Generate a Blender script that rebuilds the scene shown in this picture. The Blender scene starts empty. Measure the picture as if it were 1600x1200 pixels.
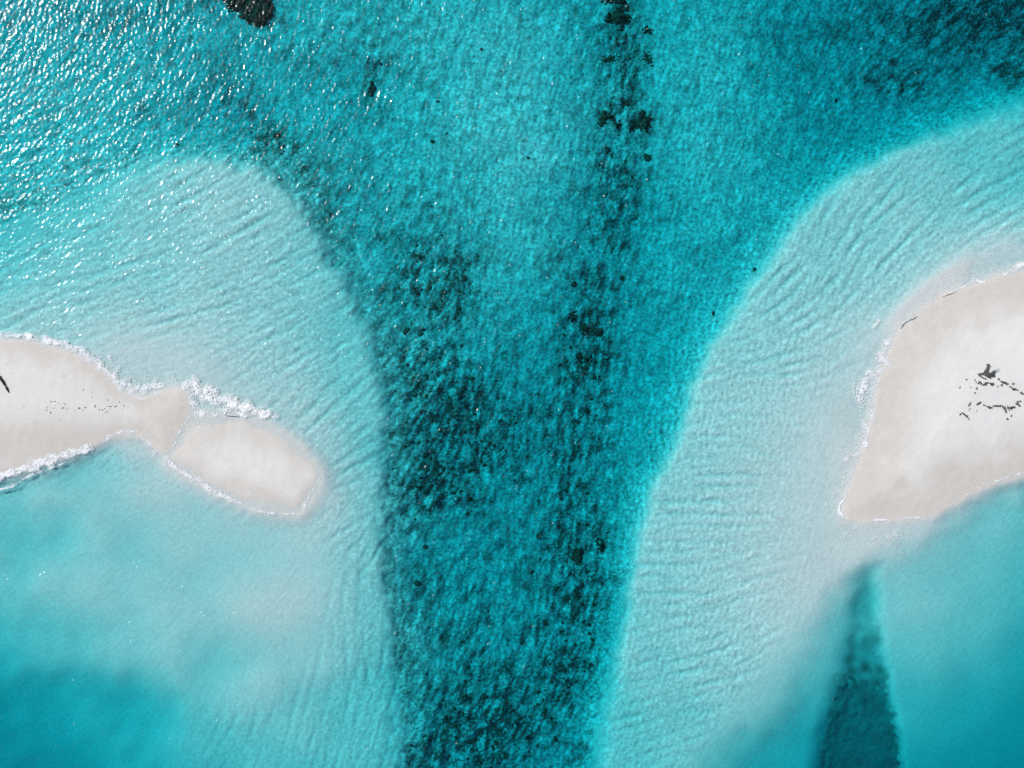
import bpy, math, random
import numpy as np

# ------------------------------------------------------------------ camera, sky, sun, exposure
scene = bpy.context.scene
col = scene.collection
H = 170.0                       # drone height above the water, metres
S = 0.1                         # metres per photo pixel at water level

cam_d = bpy.data.cameras.new("camera")
cam_d.sensor_width = 36.0
cam_d.lens = 36.0 * H / 160.0
cam_d.clip_start = 1.0
cam_d.clip_end = 6000.0
cam = bpy.data.objects.new("camera", cam_d)
cam.location = (0, 0, H)
col.objects.link(cam)
scene.camera = cam

SUN_ZENITH = 42.0
SUN_DIR = (-0.84, 0.54)         # horizontal direction towards the sun
sz = math.radians(SUN_ZENITH)
hl = math.hypot(*SUN_DIR)
sun_vec = (SUN_DIR[0] / hl * math.sin(sz), SUN_DIR[1] / hl * math.sin(sz), math.cos(sz))
sun_d = bpy.data.lights.new("sun", 'SUN')
sun_d.energy = 4.7
sun_d.angle = math.radians(0.53)
sun_d.color = (1.0, 0.965, 0.92)
sun = bpy.data.objects.new("sun", sun_d)
from mathutils import Vector
sun.rotation_euler = Vector(sun_vec).to_track_quat('Z', 'Y').to_euler()
sun.location = (-60, 40, 120)
col.objects.link(sun)

world = bpy.data.worlds.new("World")
scene.world = world
world.use_nodes = True
wn = world.node_tree
wn.nodes.clear()
sky = wn.nodes.new('ShaderNodeTexSky')
sky.sky_type = 'NISHITA'
sky.sun_disc = False
sky.sun_elevation = math.radians(90 - SUN_ZENITH)
sky.sun_rotation = math.atan2(SUN_DIR[0], SUN_DIR[1])
bg = wn.nodes.new('ShaderNodeBackground')
bg.inputs['Strength'].default_value = 0.135
wo = wn.nodes.new('ShaderNodeOutputWorld')
wn.links.new(sky.outputs[0], bg.inputs[0])
wn.links.new(bg.outputs[0], wo.inputs[0])

scene.view_settings.view_transform = 'Standard'
scene.view_settings.look = 'None'
scene.view_settings.gamma = 1.0
scene.view_settings.use_curve_mapping = False
scene.view_settings.exposure = -0.42
scene.cycles.use_denoising = False
scene.cycles.max_bounces = 5
scene.cycles.diffuse_bounces = 2
scene.cycles.adaptive_threshold = 0.03
scene.cycles.adaptive_min_samples = 20
scene.cycles.transparent_max_bounces = 12
scene.cycles.sample_clamp_indirect = 4.0

rng = np.random.default_rng(11)
random.seed(5)

# ------------------------------------------------------------------ maths helpers
def smooth(a, b, x):
    t = np.clip((x - a) / (b - a), 0, 1)
    return t * t * (3 - 2 * t)

def spline(pts, step=4.0):
    """Catmull-Rom through the points, sampled about every `step` units."""
    p = np.asarray(pts, float)
    p = np.vstack([2 * p[0] - p[1], p, 2 * p[-1] - p[-2]])
    out = []
    for i in range(1, len(p) - 2):
        n = max(1, int(np.hypot(*(p[i + 1] - p[i])[:2]) / step))
        for k in range(n):
            t = k / n
            out.append(0.5 * (2 * p[i] + (p[i + 1] - p[i - 1]) * t
                              + (2 * p[i - 1] - 5 * p[i] + 4 * p[i + 1] - p[i + 2]) * t * t
                              + (3 * p[i] - p[i - 1] - 3 * p[i + 1] + p[i + 2]) * t ** 3))
    out.append(p[-2])
    return np.array(out)

def seg_dist(X, Y, pts):
    d2 = np.full(X.shape, 1e12)
    for (ax, ay), (bx, by) in zip(pts[:-1], pts[1:]):
        dx, dy = bx - ax, by - ay
        L = dx * dx + dy * dy + 1e-9
        t = np.clip(((X - ax) * dx + (Y - ay) * dy) / L, 0, 1)
        d2 = np.minimum(d2, (X - ax - t * dx) ** 2 + (Y - ay - t * dy) ** 2)
    return np.sqrt(d2)

def inside(X, Y, poly):
    c = np.zeros(X.shape, bool)
    n = len(poly)
    for i in range(n):
        ax, ay = poly[i]
        bx, by = poly[(i + 1) % n]
        if ay == by:
            continue
        hit = ((ay > Y) != (by > Y)) & (X < (bx - ax) * (Y - ay) / (by - ay) + ax)
        c ^= hit
    return c

def sdist(X, Y, poly):
    """signed distance to a closed outline, positive inside"""
    pts = list(poly) + [poly[0]]
    d = seg_dist(X, Y, pts)
    return np.where(inside(X, Y, poly), d, -d)

def blur(a, s):
    ny, nx = a.shape
    p = int(3 * s) + 1
    b = np.pad(a, p, mode='edge')
    fy = np.fft.fftfreq(b.shape[0])[:, None]
    fx = np.fft.rfftfreq(b.shape[1])[None, :]
    g = np.exp(-2 * (math.pi * s) ** 2 * (fx * fx + fy * fy))
    return np.fft.irfft2(np.fft.rfft2(b) * g, s=b.shape)[p:p + ny, p:p + nx]

def band_noise(shape, dx, lo, hi, seed, beta=0.0):
    """isotropic noise with wavelengths between lo and hi metres, unit variance"""
    r = np.random.default_rng(seed)
    ny, nx = shape
    W = np.fft.rfft2(r.standard_normal(shape))
    fy = np.fft.fftfreq(ny, dx)[:, None]
    fx = np.fft.rfftfreq(nx, dx)[None, :]
    f = np.hypot(fx, fy)
    f[0, 0] = 1e-9
    A = smooth(0.75 / hi, 1.1 / hi, f) * (1 - smooth(0.9 / lo, 1.3 / lo, f)) * f ** (-beta)
    o = np.fft.irfft2(W * A, s=shape)
    return o / o.std()

def oriented(shape, dx, theta, lam, elong, seed, K=12):
    """noise of wavelength ~lam whose crests follow the angle map theta (radians, x right, y up)"""
    r = np.random.default_rng(seed)
    ny, nx = shape
    W = np.fft.rfft2(r.standard_normal(shape))
    fy = np.fft.fftfreq(ny, dx)[:, None]
    fx = np.fft.rfftfreq(nx, dx)[None, :]
    f0 = 1.0 / lam
    t = np.mod(theta, math.pi) / math.pi * K
    i0 = np.floor(t).astype(int) % K
    w1 = t - np.floor(t)
    out = np.zeros(shape)
    for k in range(K):
        a = math.pi * k / K
        fn = -fx * math.sin(a) + fy * math.cos(a)      # across the crests
        fc = fx * math.cos(a) + fy * math.sin(a)       # along the crests
        A = np.exp(-((np.abs(fn) - f0) / (0.42 * f0)) ** 2 - (fc / (f0 / elong)) ** 2)
        o = np.fft.irfft2(W * A, s=shape)
        o /= o.std()
        w = np.where(i0 == k, 1 - w1, 0) + np.where((i0 + 1) % K == k, w1, 0)
        out += w * o
    return out

def rbf(points, X, Y, soft=12.0):
    p = np.array(points, float)
    n = len(p)
    r = np.hypot(p[:, None, 0] - p[None, :, 0], p[:, None, 1] - p[None, :, 1])
    A = np.zeros((n + 1, n + 1))
    A[:n, :n] = -np.sqrt(r * r + soft * soft)
    A[:n, n] = 1
    A[n, :n] = 1
    A[:n, :n] += np.eye(n) * 4.0
    b = np.append(p[:, 2], 0)
    w = np.linalg.solve(A, b)
    out = np.full(X.shape, w[n])
    for i in range(n):
        out -= w[i] * np.sqrt((X - p[i, 0]) ** 2 + (Y - p[i, 1]) ** 2 + soft * soft)
    return out

# ------------------------------------------------------------------ the lie of the land, surveyed in photo pixels (0.1 m)
MPX = 4.0
mx = np.arange(-200, 1801, MPX)
my = np.arange(-200, 1401, MPX)
MX, MY = np.meshgrid(mx, my)

wob = band_noise(MX.shape, MPX, 40, 160, 3)           # natural wobble of the outlines
wob2 = band_noise(MX.shape, MPX, 14, 50, 4)
wob3 = band_noise(MX.shape, MPX, 9, 22, 5)

left_edge = [(-250, 420), (-100, 390), (0, 350), (80, 318), (150, 285), (210, 262), (260, 250), (320, 244), (380, 252), (420, 272),
             (455, 305), (480, 335), (500, 370), (520, 410), (545, 450), (562, 490), (578, 530), (588, 570), (596, 610),
             (600, 650), (602, 700), (600, 760), (598, 800), (600, 850), (603, 900), (608, 960), (614, 1020), (618, 1080),
             (622, 1140), (625, 1200), (630, 1420)]
right_edge = [(1850, 70), (1600, 148), (1540, 172), (1470, 200), (1410, 226), (1350, 255), (1300, 287), (1265, 318),
              (1235, 352), (1205, 396), (1175, 440), (1145, 485), (1115, 530), (1092, 570), (1077, 605), (1065, 650),
              (1048, 700), (1026, 735), (1010, 775), (1000, 810), (990, 855), (982, 900), (977, 935), (968, 985),
              (957, 1035), (944, 1080), (935, 1120), (929, 1160), (926, 1200), (920, 1420)]
le = spline(left_edge, 12)
re_ = spline(right_edge, 12)
L_poly = list(map(tuple, le)) + [(-400, 1500), (-400, 420)]
R_poly = list(map(tuple, re_)) + [(2000, 1500), (2000, 60)]
sL = sdist(MX, MY, L_poly)
sR = sdist(MX, MY, R_poly)

pool_edge = [(1850, 690), (1600, 757), (1560, 768), (1520, 788), (1480, 815), (1440, 842), (1400, 864), (1360, 880),
             (1330, 900), (1295, 948), (1262, 1000), (1225, 1060), (1180, 1125), (1140, 1175), (1105, 1230), (1000, 1420)]
P_poly = list(map(tuple, spline(pool_edge, 12))) + [(2000, 1500), (2000, 690)]
sP = sdist(MX, MY, P_poly)
trench = [(1347, 884), (1362, 880), (1385, 876), (1374, 892), (1369, 930), (1373, 975), (1382, 1030), (1389, 1080), (1397, 1130),
          (1404, 1170), (1409, 1210), (1425, 1300), (1450, 1420), (1230, 1420), (1262, 1290), (1280, 1200), (1290, 1150),
          (1302, 1100), (1314, 1050), (1325, 1000), (1335, 950), (1343, 915)]
sT = sdist(MX, MY, trench)

left_island = [(-300, 505), (-120, 517), (0, 529), (50, 533), (100, 546), (140, 563), (170, 590), (195, 611), (222, 620), (245, 614),
               (275, 606), (292, 612), (298, 630), (290, 655), (276, 680), (266, 700), (258, 708), (245, 702), (228, 687),
               (205, 680), (185, 682), (165, 690), (150, 697), (138, 703), (100, 717), (50, 732), (0, 747), (-120, 790), (-300, 850)]
spit = [(258, 708), (272, 690), (292, 657), (312, 646), (340, 650), (370, 650), (400, 656), (430, 668), (460, 685), (480, 705),
        (495, 725), (502, 740), (496, 765), (482, 787), (470, 803), (440, 803), (400, 797), (360, 780), (330, 769), (300, 749),
        (275, 735), (262, 722)]
right_island = [(1900, 380), (1700, 410), (1600, 424), (1560, 431), (1530, 441), (1498, 452), (1468, 465), (1434, 493), (1408, 513),
                (1396, 532), (1386, 556), (1376, 580), (1369, 606), (1363, 640), (1353, 680), (1347, 706), (1338, 735),
                (1326, 765), (1316, 795), (1314, 806), (1328, 812), (1360, 814), (1400, 812), (1450, 809), (1472, 799),
                (1500, 784), (1540, 764), (1580, 751), (1620, 743), (1750, 725), (1900, 700)]
sI1 = sdist(MX, MY, [tuple(p) for p in spline(left_island + [left_island[0]], 8)[:-1]])
sI2 = sdist(MX, MY, [tuple(p) for p in spline(spit + [spit[0]], 8)[:-1]])
sI3 = sdist(MX, MY, [tuple(p) for p in spline(right_island + [right_island[0]], 8)[:-1]])
sIs = np.maximum(np.maximum(sI1, sI2), sI3)

def gauss(cx, cy, sx, sy, rot=0.0):
    c, s = math.cos(rot), math.sin(rot)
    dx, dy = MX - cx, MY - cy
    u, v = dx * c + dy * s, -dx * s + dy * c
    return np.exp(-(u / sx) ** 2 - (v / sy) ** 2)

chan_pts = [(40, 20, 4.8), (200, 10, 5.0), (100, 130, 3.6), (250, 140, 3.7), (60, 250, 3.1), (180, 225, 3.3), (330, 90, 4.2), (360, 200, 5.4),
            (400, 120, 4.4), (450, 255, 3.2), (520, 320, 3.4), (560, 140, 4.6), (500, 60, 3.4), (600, 40, 3.2), (700, 100, 2.9),
            (780, 180, 2.5), (760, 300, 2.9), (850, 250, 2.5), (850, 60, 2.9), (960, 60, 4.6), (960, 240, 4.2), (1100, 100, 3.4),
            (1100, 250, 3.2), (1180, 30, 4.1), (1250, 60, 6.0), (1250, 180, 5.0), (1400, 60, 6.6), (1580, 20, 9), (1500, 20, 8), (1450, 130, 6.8),
            (1330, 180, 6.3), (1590, 90, 7.5), (1300, 250, 5.4), (620, 420, 4.0), (640, 600, 3.4), (720, 700, 5.4), (800, 480, 3.8),
            (850, 400, 3.2), (840, 600, 5.2), (930, 500, 5.6), (980, 350, 5.4), (1050, 450, 4.2), (1150, 350, 3.9), (1000, 600, 5.6),
            (1030, 620, 4.8), (950, 750, 5.4), (985, 780, 4.6), (800, 850, 5.6), (700, 900, 5.2), (640, 1000, 3.2), (615, 700, 3.1), (480, 260, 3.2), (700, 1150, 5.2),
            (850, 1100, 5.6), (900, 950, 5.4), (640, 1150, 3.6), (920, 1050, 6.0), (640, 820, 3.4), (-150, 0, 7), (-150, 300, 4),
            (1750, 0, 11), (800, -180, 4.5), (800, 1380, 7), (580, 480, 3.1), (610, 560, 3.0)]
flat_pts = [(-120, 440, 2.4), (0, 390, 2.6), (0, 440, 1.9), (100, 390, 2.0), (160, 320, 2.0), (230, 285, 1.7), (310, 275, 1.2), (370, 320, 1.1),
            (290, 370, 1.2), (200, 410, 1.4), (410, 390, 1.2), (470, 410, 1.6), (450, 500, 1.3), (530, 500, 2.1), (380, 520, 1.0),
            (250, 470, 1.1), (100, 480, 1.1), (30, 495, 1.0), (310, 560, .45), (225, 560, .28), (190, 540, .4), (400, 600, .7), (480, 600, 1.0),
            (560, 620, 2.0), (520, 680, 1.0), (580, 720, 2.0), (520, 780, .55), (560, 800, 1.3), (565, 900, 1.7), (500, 850, .9),
            (20, 790, 2.3), (60, 765, 2.0), (100, 745, 1.9), (175, 735, 1.6), (230, 725, .7), (205, 700, .2), (235, 712, .2), (130, 850, 2.0), (250, 850, 1.8), (330, 830, 1.3),
            (270, 760, .8), (400, 850, 1.3), (450, 880, 1.1), (300, 900, 1.7), (400, 960, 1.0), (440, 930, .8), (350, 980, 1.7), (200, 960, 1.9),
            (30, 930, 2.6), (80, 1000, 2.7), (20, 1050, 4.2), (100, 1080, 4.8), (20, 1150, 6.6), (110, 1170, 5.6), (175, 1065, 3.7),
            (200, 1110, 4.2), (280, 1150, 3.6), (320, 1080, 2.5), (250, 1020, 2.0), (400, 1050, 1.8), (480, 1000, 1.3), (550, 1000, 1.7),
            (500, 1100, 2.2), (400, 1160, 2.7), (560, 1150, 2.6), (590, 1050, 2.7), (-150, 900, 3.5), (-150, 1300, 9), (400, 1380, 4),
            (1590, 190, 2.5), (1500, 230, 2.0), (1420, 270, 1.6), (1580, 260, 2.3), (1570, 310, 2.0), (1400, 330, 1.4), (1300, 350, 1.5),
            (1240, 400, 1.5), (1480, 350, 1.4), (1580, 360, .8), (1540, 400, .3), (1590, 395, .3), (1350, 430, 1.2), (1250, 480, 1.2), (1180, 530, 1.3),
            (1360, 480, .8), (1330, 560, .55), (1280, 600, .6), (1200, 620, .9), (1120, 620, 1.1), (1300, 680, .28), (1310, 760, .2),
            (1250, 720, .5), (1150, 750, .9), (1070, 780, 1.2), (1300, 830, .3), (1240, 850, .5), (1140, 880, .9), (1030, 900, 1.3),
            (1200, 950, .7), (1100, 1000, 1.2), (1000, 1050, 1.8), (960, 1150, 2.5), (1050, 1150, 2.1), (1150, 1050, 1.2), (1250, 900, .42),
            (1300, 880, .33), (1350, 850, .22), (1420, 830, .22), (1090, 1180, 1.9), (1450, 455, .12), (1490, 430, .12), (1400, 512, .15), (1750, 250, 3),
            (1460, 420, .7), (1410, 465, .75), (1350, 540, .4), (1050, 700, 1.4), (1005, 950, 1.7), (975, 1080, 2.3)]
pool_pts = [(1400, 890, 1.8), (1500, 830, 2.1), (1590, 780, 2.4), (1480, 900, 2.3), (1590, 900, 3.2), (1420, 960, 2.3), (1500, 1000, 3.0),
            (1590, 1000, 4.0), (1450, 1060, 3.6), (1520, 1080, 4.4), (1590, 1100, 5.0), (1450, 1150, 4.6), (1560, 1190, 5.8),
            (1320, 940, 2.8), (1280, 1020, 3.0), (1300, 1000, 3.4), (1230, 1100, 3.6), (1260, 1150, 4.6), (1180, 1180, 4.4),
            (1200, 1100, 3.2), (1160, 1160, 4.2), (1750, 900, 4.5), (1700, 1350, 11), (1300, 1380, 6), (1150, 1380, 5), (1340, 900, 2.0)]
Dc = np.maximum(rbf(chan_pts, MX, MY), 2.3)
Df = np.clip(rbf(flat_pts, MX, MY), 0.06, 9)
bay = smooth(-10, 60, MY - np.interp(MX, [0, 140, 260, 400, 480, 640], [740, 705, 720, 790, 810, 830])) * (1 - smooth(430, 600, MX)) * (1 - 0.5 * smooth(1040, 1140, MY) * smooth(240, 340, MX))
Df = Df + bay * np.clip(Df, 0, 2) * (0.10 * band_noise(MX.shape, MPX, 110, 320, 6) + 0.022 * band_noise(MX.shape, MPX, 40, 110, 7))
Df = Df * (0.65 * (1 - bay) + bay * (0.47 + 0.45 * smooth(1.8, 6.0, Df)))
Dp = np.clip(rbf(pool_pts, MX, MY), 0.8, 14)
Dp = 0.88 * Dp * (0.56 + 0.44 * smooth(2.6, 6.0, Dp))

# edge softness: crisp along the deep channel, vague in the upper left
soft_edge = 14 + 70 * np.exp(-((MX - 60) / 150) ** 2 - ((MY - 330) / 110) ** 2) + 18 * smooth(950, 1150, MY) + 16 * smooth(1400, 1560, MX)
fray = 2.0 * wob2 + 2.5 * wob3 + 2.5 * wob
kL = 0.42 * smooth(-1, 1, (sL + fray) / soft_edge) + 0.58 * smooth(-1, 1, (sL + 26 + fray) / (34 + soft_edge))
frR = 1.2 * wob2 + 1.6 * wob3 + 1.5 * wob
kR = 0.5 * smooth(-1, 1, (sR + frR) / soft_edge) + 0.5 * smooth(-1, 1, (sR + 16 + frR) / (26 + soft_edge))
kF = np.maximum(kL, kR)
Df = np.maximum(Df, 0.25 - np.clip(0.17 * gauss(1375, 845, 90, 32) + 0.20 * gauss(1452, 462, 95, 22, -0.7) + 0.16 * gauss(1325, 740, 28, 90), 0, 0.2))
Df = np.where(gauss(1452, 462, 95, 22, -0.7) > 0.05, np.minimum(Df, 0.06 + 0.5 * (1 - smooth(0.05, 0.55, gauss(1452, 462, 95, 22, -0.7)))), Df)
depth = Dc * (1 - kF) + Df * kF
soft_pool = 32 + 24 * smooth(890, 1000, MY)
kP = smooth(-0.8, 1.2, (sP + 3 * wob) / soft_pool)
depth = depth * (1 - kP * kR) + Dp * kP * kR
tr_soft = 9.0 + 12 * smooth(0, 40, 1350 - MX)
kT = smooth(-1, 1, (sT + 1.5 * wob) / (tr_soft + 4)) * smooth(866, 892, MY)
depth = depth + kT * (1.0 + 1.5 * smooth(950, 1200, MY)) * kP
# beaches rise out of the water
out_d = -sIs + 1.5 * wob2
steep = 13.0 + 9 * (MX < 700) * smooth(690, 760, MY)
depth = depth * smooth(-0.05, 1.4, out_d / steep) ** 0.7
rise1 = np.clip((sI1 + 1.2 * wob2) * S, 0, None)
rise3 = np.clip((sI3 + 1.2 * wob2) * S, 0, None)
rise2 = np.clip(sI2 * S, 0, None)
land = np.maximum(0.9 * (1 - np.exp(-rise1 * 0.09)), 1.3 * (1 - np.exp(-rise3 * 0.06)))
land = np.maximum(land, 0.20 * (1 - np.exp(-rise2 * 0.2)) - 0.075 * (1 - smooth(6, 26, sI2 + 5 * wob)) * (rise2 > 0))
is_land = sIs + 1.2 * wob2 > 0
base_z = np.where(is_land, land + 0.01, -depth)
base_z = np.where((sI2 > 0) & (sI1 < -2), 0.20 * (1 - np.exp(-rise2 * 0.2)) - 0.085 * (1 - smooth(6, 26, sI2 + 5 * wob)), base_z)
base_z = blur(base_z, 0.7)

# what grows or lies on the bed
reef = (0.72 * gauss(675, 440, 85, 75) + 0.80 * gauss(725, 685, 110, 100) + 0.65 * gauss(650, 765, 75, 38) + 0.68 * gauss(962, 330, 50, 130)
        + 0.62 * gauss(925, 530, 50, 120) + 0.62 * gauss(905, 780, 62, 190) + 0.66 * gauss(800, 1130, 150, 120) + 0.5 * gauss(725, 1170, 100, 90)
        + 0.45 * gauss(905, 980, 55, 140) + 0.74 * gauss(425, 215, 125, 34, 0.75) + 0.42 * gauss(580, 140, 28, 85) + 0.28 * gauss(610, 330, 130, 75)
        + 0.62 * gauss(968, 30, 42, 80) + 0.5 * gauss(975, 200, 46, 90) + 0.35 * gauss(970, 110, 50, 60) + 0.42 * gauss(730, 950, 130, 110) + 0.5 * gauss(655, 580, 75, 70)
        + 0.38 * gauss(250, 20, 230, 40) + 1.1 * gauss(1580, 5, 150, 70) + 0.62 * gauss(1410, 135, 48, 30) + 0.42 * gauss(1380, 60, 180, 90)
        + 0.55 * gauss(1575, 112, 60, 25) + 0.20 * gauss(790, 600, 140, 260) + 0.25 * gauss(600, 90, 160, 60))
reef = np.clip(reef, 0, 1) * (1 - smooth(0.25, 0.75, kF))
grass = smooth(-1, 1, (sT + 1.5 * wob + 2.0 * wob2 + 2.5 * wob3) / (0.7 * tr_soft)) * (0.30 * smooth(880, 905, MY) + 0.70 * smooth(935, 1090, MY + 10 * wob + 8 * wob2))
wet = np.clip(1 - smooth(20, 75, sI1 + 8 * wob) * (1 - 0.0), 0, 1)
wetL = np.maximum(0.25 + 0.75 * (1 - smooth(6, 40, sI1 + 6 * wob)), gauss(60, 690, 170, 38) * 1.2)
wetL = np.maximum(wetL, gauss(262, 650, 45, 60) * 0.9)
wetR = np.maximum(1 - smooth(16, 105, sI3 + 10 * wob), gauss(1405, 640, 40, 130) * 0.7)
wetR = np.maximum(wetR, gauss(1480, 740, 60, 28, -0.6))
wet = np.where(sI1 > sI3, wetL, wetR)
wet = np.where(sI2 > 0, 1.0 - 0.75 * smooth(6, 52, sI2 + 7 * wob + 3 * wob2) + 0.10 * wob2 + 0.08 * wob3, wet)
for d0, w0, a0 in ((16, 3.5, .38), (38, 3, .32), (66, 4, .24), (105, 5, .18), (140, 4, .14)):
    for sI in (sI1, sI3):
        wet = wet + a0 * np.exp(-((sI + 7 * wob - d0) / w0) ** 2) * smooth(-0.6, 0.9, wob)
wet = np.clip(np.where(is_land, wet, 0.4), 0, 1)
wet = blur(wet, 1.2)
wet = np.maximum(wet, smooth(-3, 4, sdist(MX, MY, [(1383, 771), (1394, 757), (1402, 745), (1414, 745), (1425, 755), (1431, 765), (1405, 767)])))
crisp = 1 - smooth(-10, 3, np.maximum(sL, sR) + fray)     # rubble stops at the foot of the sand slopes

def sample(m, px, py):
    u = np.clip((px - mx[0]) / MPX, 0, len(mx) - 1.001)
    v = np.clip((py - my[0]) / MPX, 0, len(my) - 1.001)
    i, j = np.floor(u).astype(int), np.floor(v).astype(int)
    a, b = u - i, v - j
    return (m[j, i] * (1 - a) * (1 - b) + m[j, i + 1] * a * (1 - b) + m[j + 1, i] * (1 - a) * b + m[j + 1, i + 1] * a * b)

def to_px(x, y, z=0.0):
    k = H / (H - z)
    return 800 + x * k / S, 600 - y * k / S

def P(px, py, z=0.0):
    k = (H - z) / H
    return (px - 800) * S * k, (600 - py) * S * k

def at_surface(fn_map, x, y):
    """map value on the ground below/above (x, y)"""
    z = np.zeros_like(x)
    for _ in range(3):
        px, py = to_px(x, y, z)
        z = sample(base_z, px, py)
    px, py = to_px(x, y, z)
    return px, py, z

# ------------------------------------------------------------------ sheets
def axis(half, step):
    n = int(round(half / step))
    inner = np.linspace(-half, half, 2 * n + 1)
    ext, d, s = [], half, step * 2
    while d < 2600:
        d += s
        s *= 1.5
        ext.append(d)
    ext = np.array(ext)
    return np.concatenate([-ext[::-1], inner, ext]), len(ext), 2 * n + 1

def grid_mesh(name, xs, ys, Z, keep=None):
    ny, nx = Z.shape
    X, Y = np.meshgrid(xs, ys)
    co = np.stack([X, Y, Z], -1).reshape(-1, 3)
    idx = np.arange(nx * ny).reshape(ny, nx)
    q = np.stack([idx[:-1, :-1], idx[:-1, 1:], idx[1:, 1:], idx[1:, :-1]], -1).reshape(-1, 4)
    if keep is not None:
        q = q[keep.reshape(-1)]
        used = np.unique(q)
        remap = np.full(nx * ny, -1)
        remap[used] = np.arange(len(used))
        q, co = remap[q], co[used]
    else:
        used = None
    return raw_mesh(name, co, q), used

def raw_mesh(name, co, q, flat=False):
    me = bpy.data.meshes.new(name)
    k = q.shape[1]
    me.vertices.add(len(co))
    me.vertices.foreach_set('co', np.ascontiguousarray(co, dtype=np.float32).ravel())
    me.loops.add(q.size)
    me.loops.foreach_set('vertex_index', np.ascontiguousarray(q, dtype=np.int32).ravel())
    me.polygons.add(len(q))
    me.polygons.foreach_set('loop_start', np.arange(0, q.size, k, dtype=np.int32))
    me.polygons.foreach_set('use_smooth', np.full(len(q), not flat))
    me.update(calc_edges=True)
    return me

def attr(me, name, v):
    a = me.attributes.new(name, 'FLOAT', 'POINT')
    a.data.foreach_set('value', np.ascontiguousarray(v, dtype=np.float32).ravel())

def link(name, me, mat, **tags):
    o = bpy.data.objects.new(name, me)
    col.objects.link(o)
    if me is not None and mat is not None and not me.materials:
        me.materials.append(mat)
    for k, v in tags.items():
        o[k] = v
    return o

# ------------------------------------------------------------------ materials
def new_mat(name):
    m = bpy.data.materials.new(name)
    m.use_nodes = True
    m.node_tree.nodes.clear()
    return m, m.node_tree

class NT:
    def __init__(s, t):
        s.t = t
    def n(s, kind, **kw):
        nd = s.t.nodes.new(kind)
        for k, v in kw.items():
            if k in nd.inputs.keys():
                nd.inputs[k].default_value = v
            else:
                setattr(nd, k, v)
        return nd
    def l(s, a, b):
        s.t.links.new(a, b)
    def math(s, op, a, b=None, clamp=False):
        nd = s.t.nodes.new('ShaderNodeMath')
        nd.operation = op
        nd.use_clamp = clamp
        for i, v in enumerate((a, b)):
            if v is None:
                continue
            if isinstance(v, (int, float)):
                nd.inputs[i].default_value = v
            else:
                s.l(v, nd.inputs[i])
        return nd.outputs[0]
    def mix(s, f, a, b):
        nd = s.t.nodes.new('ShaderNodeMix')
        nd.data_type = 'RGBA'
        for i, v in ((0, f), (6, a), (7, b)):
            if isinstance(v, (int, float)):
                nd.inputs[i].default_value = v
            elif isinstance(v, tuple):
                nd.inputs[i].default_value = (*v, 1)
            else:
                s.l(v, nd.inputs[i])
        return nd.outputs[2]
    def noise(s, vec, scale, detail=3.0, rough=0.55):
        nd = s.n('ShaderNodeTexNoise')
        nd.inputs['Scale'].default_value = scale
        nd.inputs['Detail'].default_value = detail
        nd.inputs['Roughness'].default_value = rough
        s.l(vec, nd.inputs['Vector'])
        return nd.outputs['Fac']

def make_sand():
    m, t = new_mat("coral_sand")
    g = NT(t)
    pos = g.n('ShaderNodeNewGeometry').outputs['Position']
    a_wet = g.n('ShaderNodeAttribute', attribute_name='wet').outputs['Fac']
    a_alg = g.n('ShaderNodeAttribute', attribute_name='algae').outputs['Fac']
    big = g.noise(pos, 0.09, 3, 0.55)
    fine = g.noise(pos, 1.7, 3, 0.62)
    a_sub = g.n('ShaderNodeAttribute', attribute_name='soaked').outputs['Fac']
    c = g.mix(a_wet, (0.738, 0.722, 0.678), (0.600, 0.560, 0.500))
    c = g.mix(a_sub, c, (0.560, 0.582, 0.570))
    a_caustic = g.n('ShaderNodeAttribute', attribute_name='caustic_tone').outputs['Fac']
    tone = g.math('MULTIPLY_ADD', big, 0.16)
    t.nodes[-1].inputs[2].default_value = 0.92
    a_fl = g.n('ShaderNodeAttribute', attribute_name='caustic_grain').outputs['Fac']
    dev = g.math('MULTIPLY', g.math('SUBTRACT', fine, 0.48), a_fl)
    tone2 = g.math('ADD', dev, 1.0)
    tn = g.math('MULTIPLY', g.math('MULTIPLY', tone, tone2), a_caustic)  # imitated caustics multiplied into the sand colour
    mul = g.n('ShaderNodeVectorMath', operation='SCALE')
    g.l(c, mul.inputs[0])
    g.l(tn, mul.inputs['Scale'])
    c2 = g.mix(a_alg, mul.outputs[0], (0.032, 0.055, 0.048))
    bs = g.n('ShaderNodeBsdfPrincipled')
    g.l(c2, bs.inputs['Base Color'])
    rgh = g.math('MULTIPLY_ADD', a_wet, -0.25)
    t.nodes[-1].inputs[2].default_value = 0.95
    g.l(rgh, bs.inputs['Roughness'])
    bs.inputs['Specular IOR Level'].default_value = 0.15
    o = g.n('ShaderNodeOutputMaterial')
    g.l(bs.outputs[0], o.inputs[0])
    return m

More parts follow.
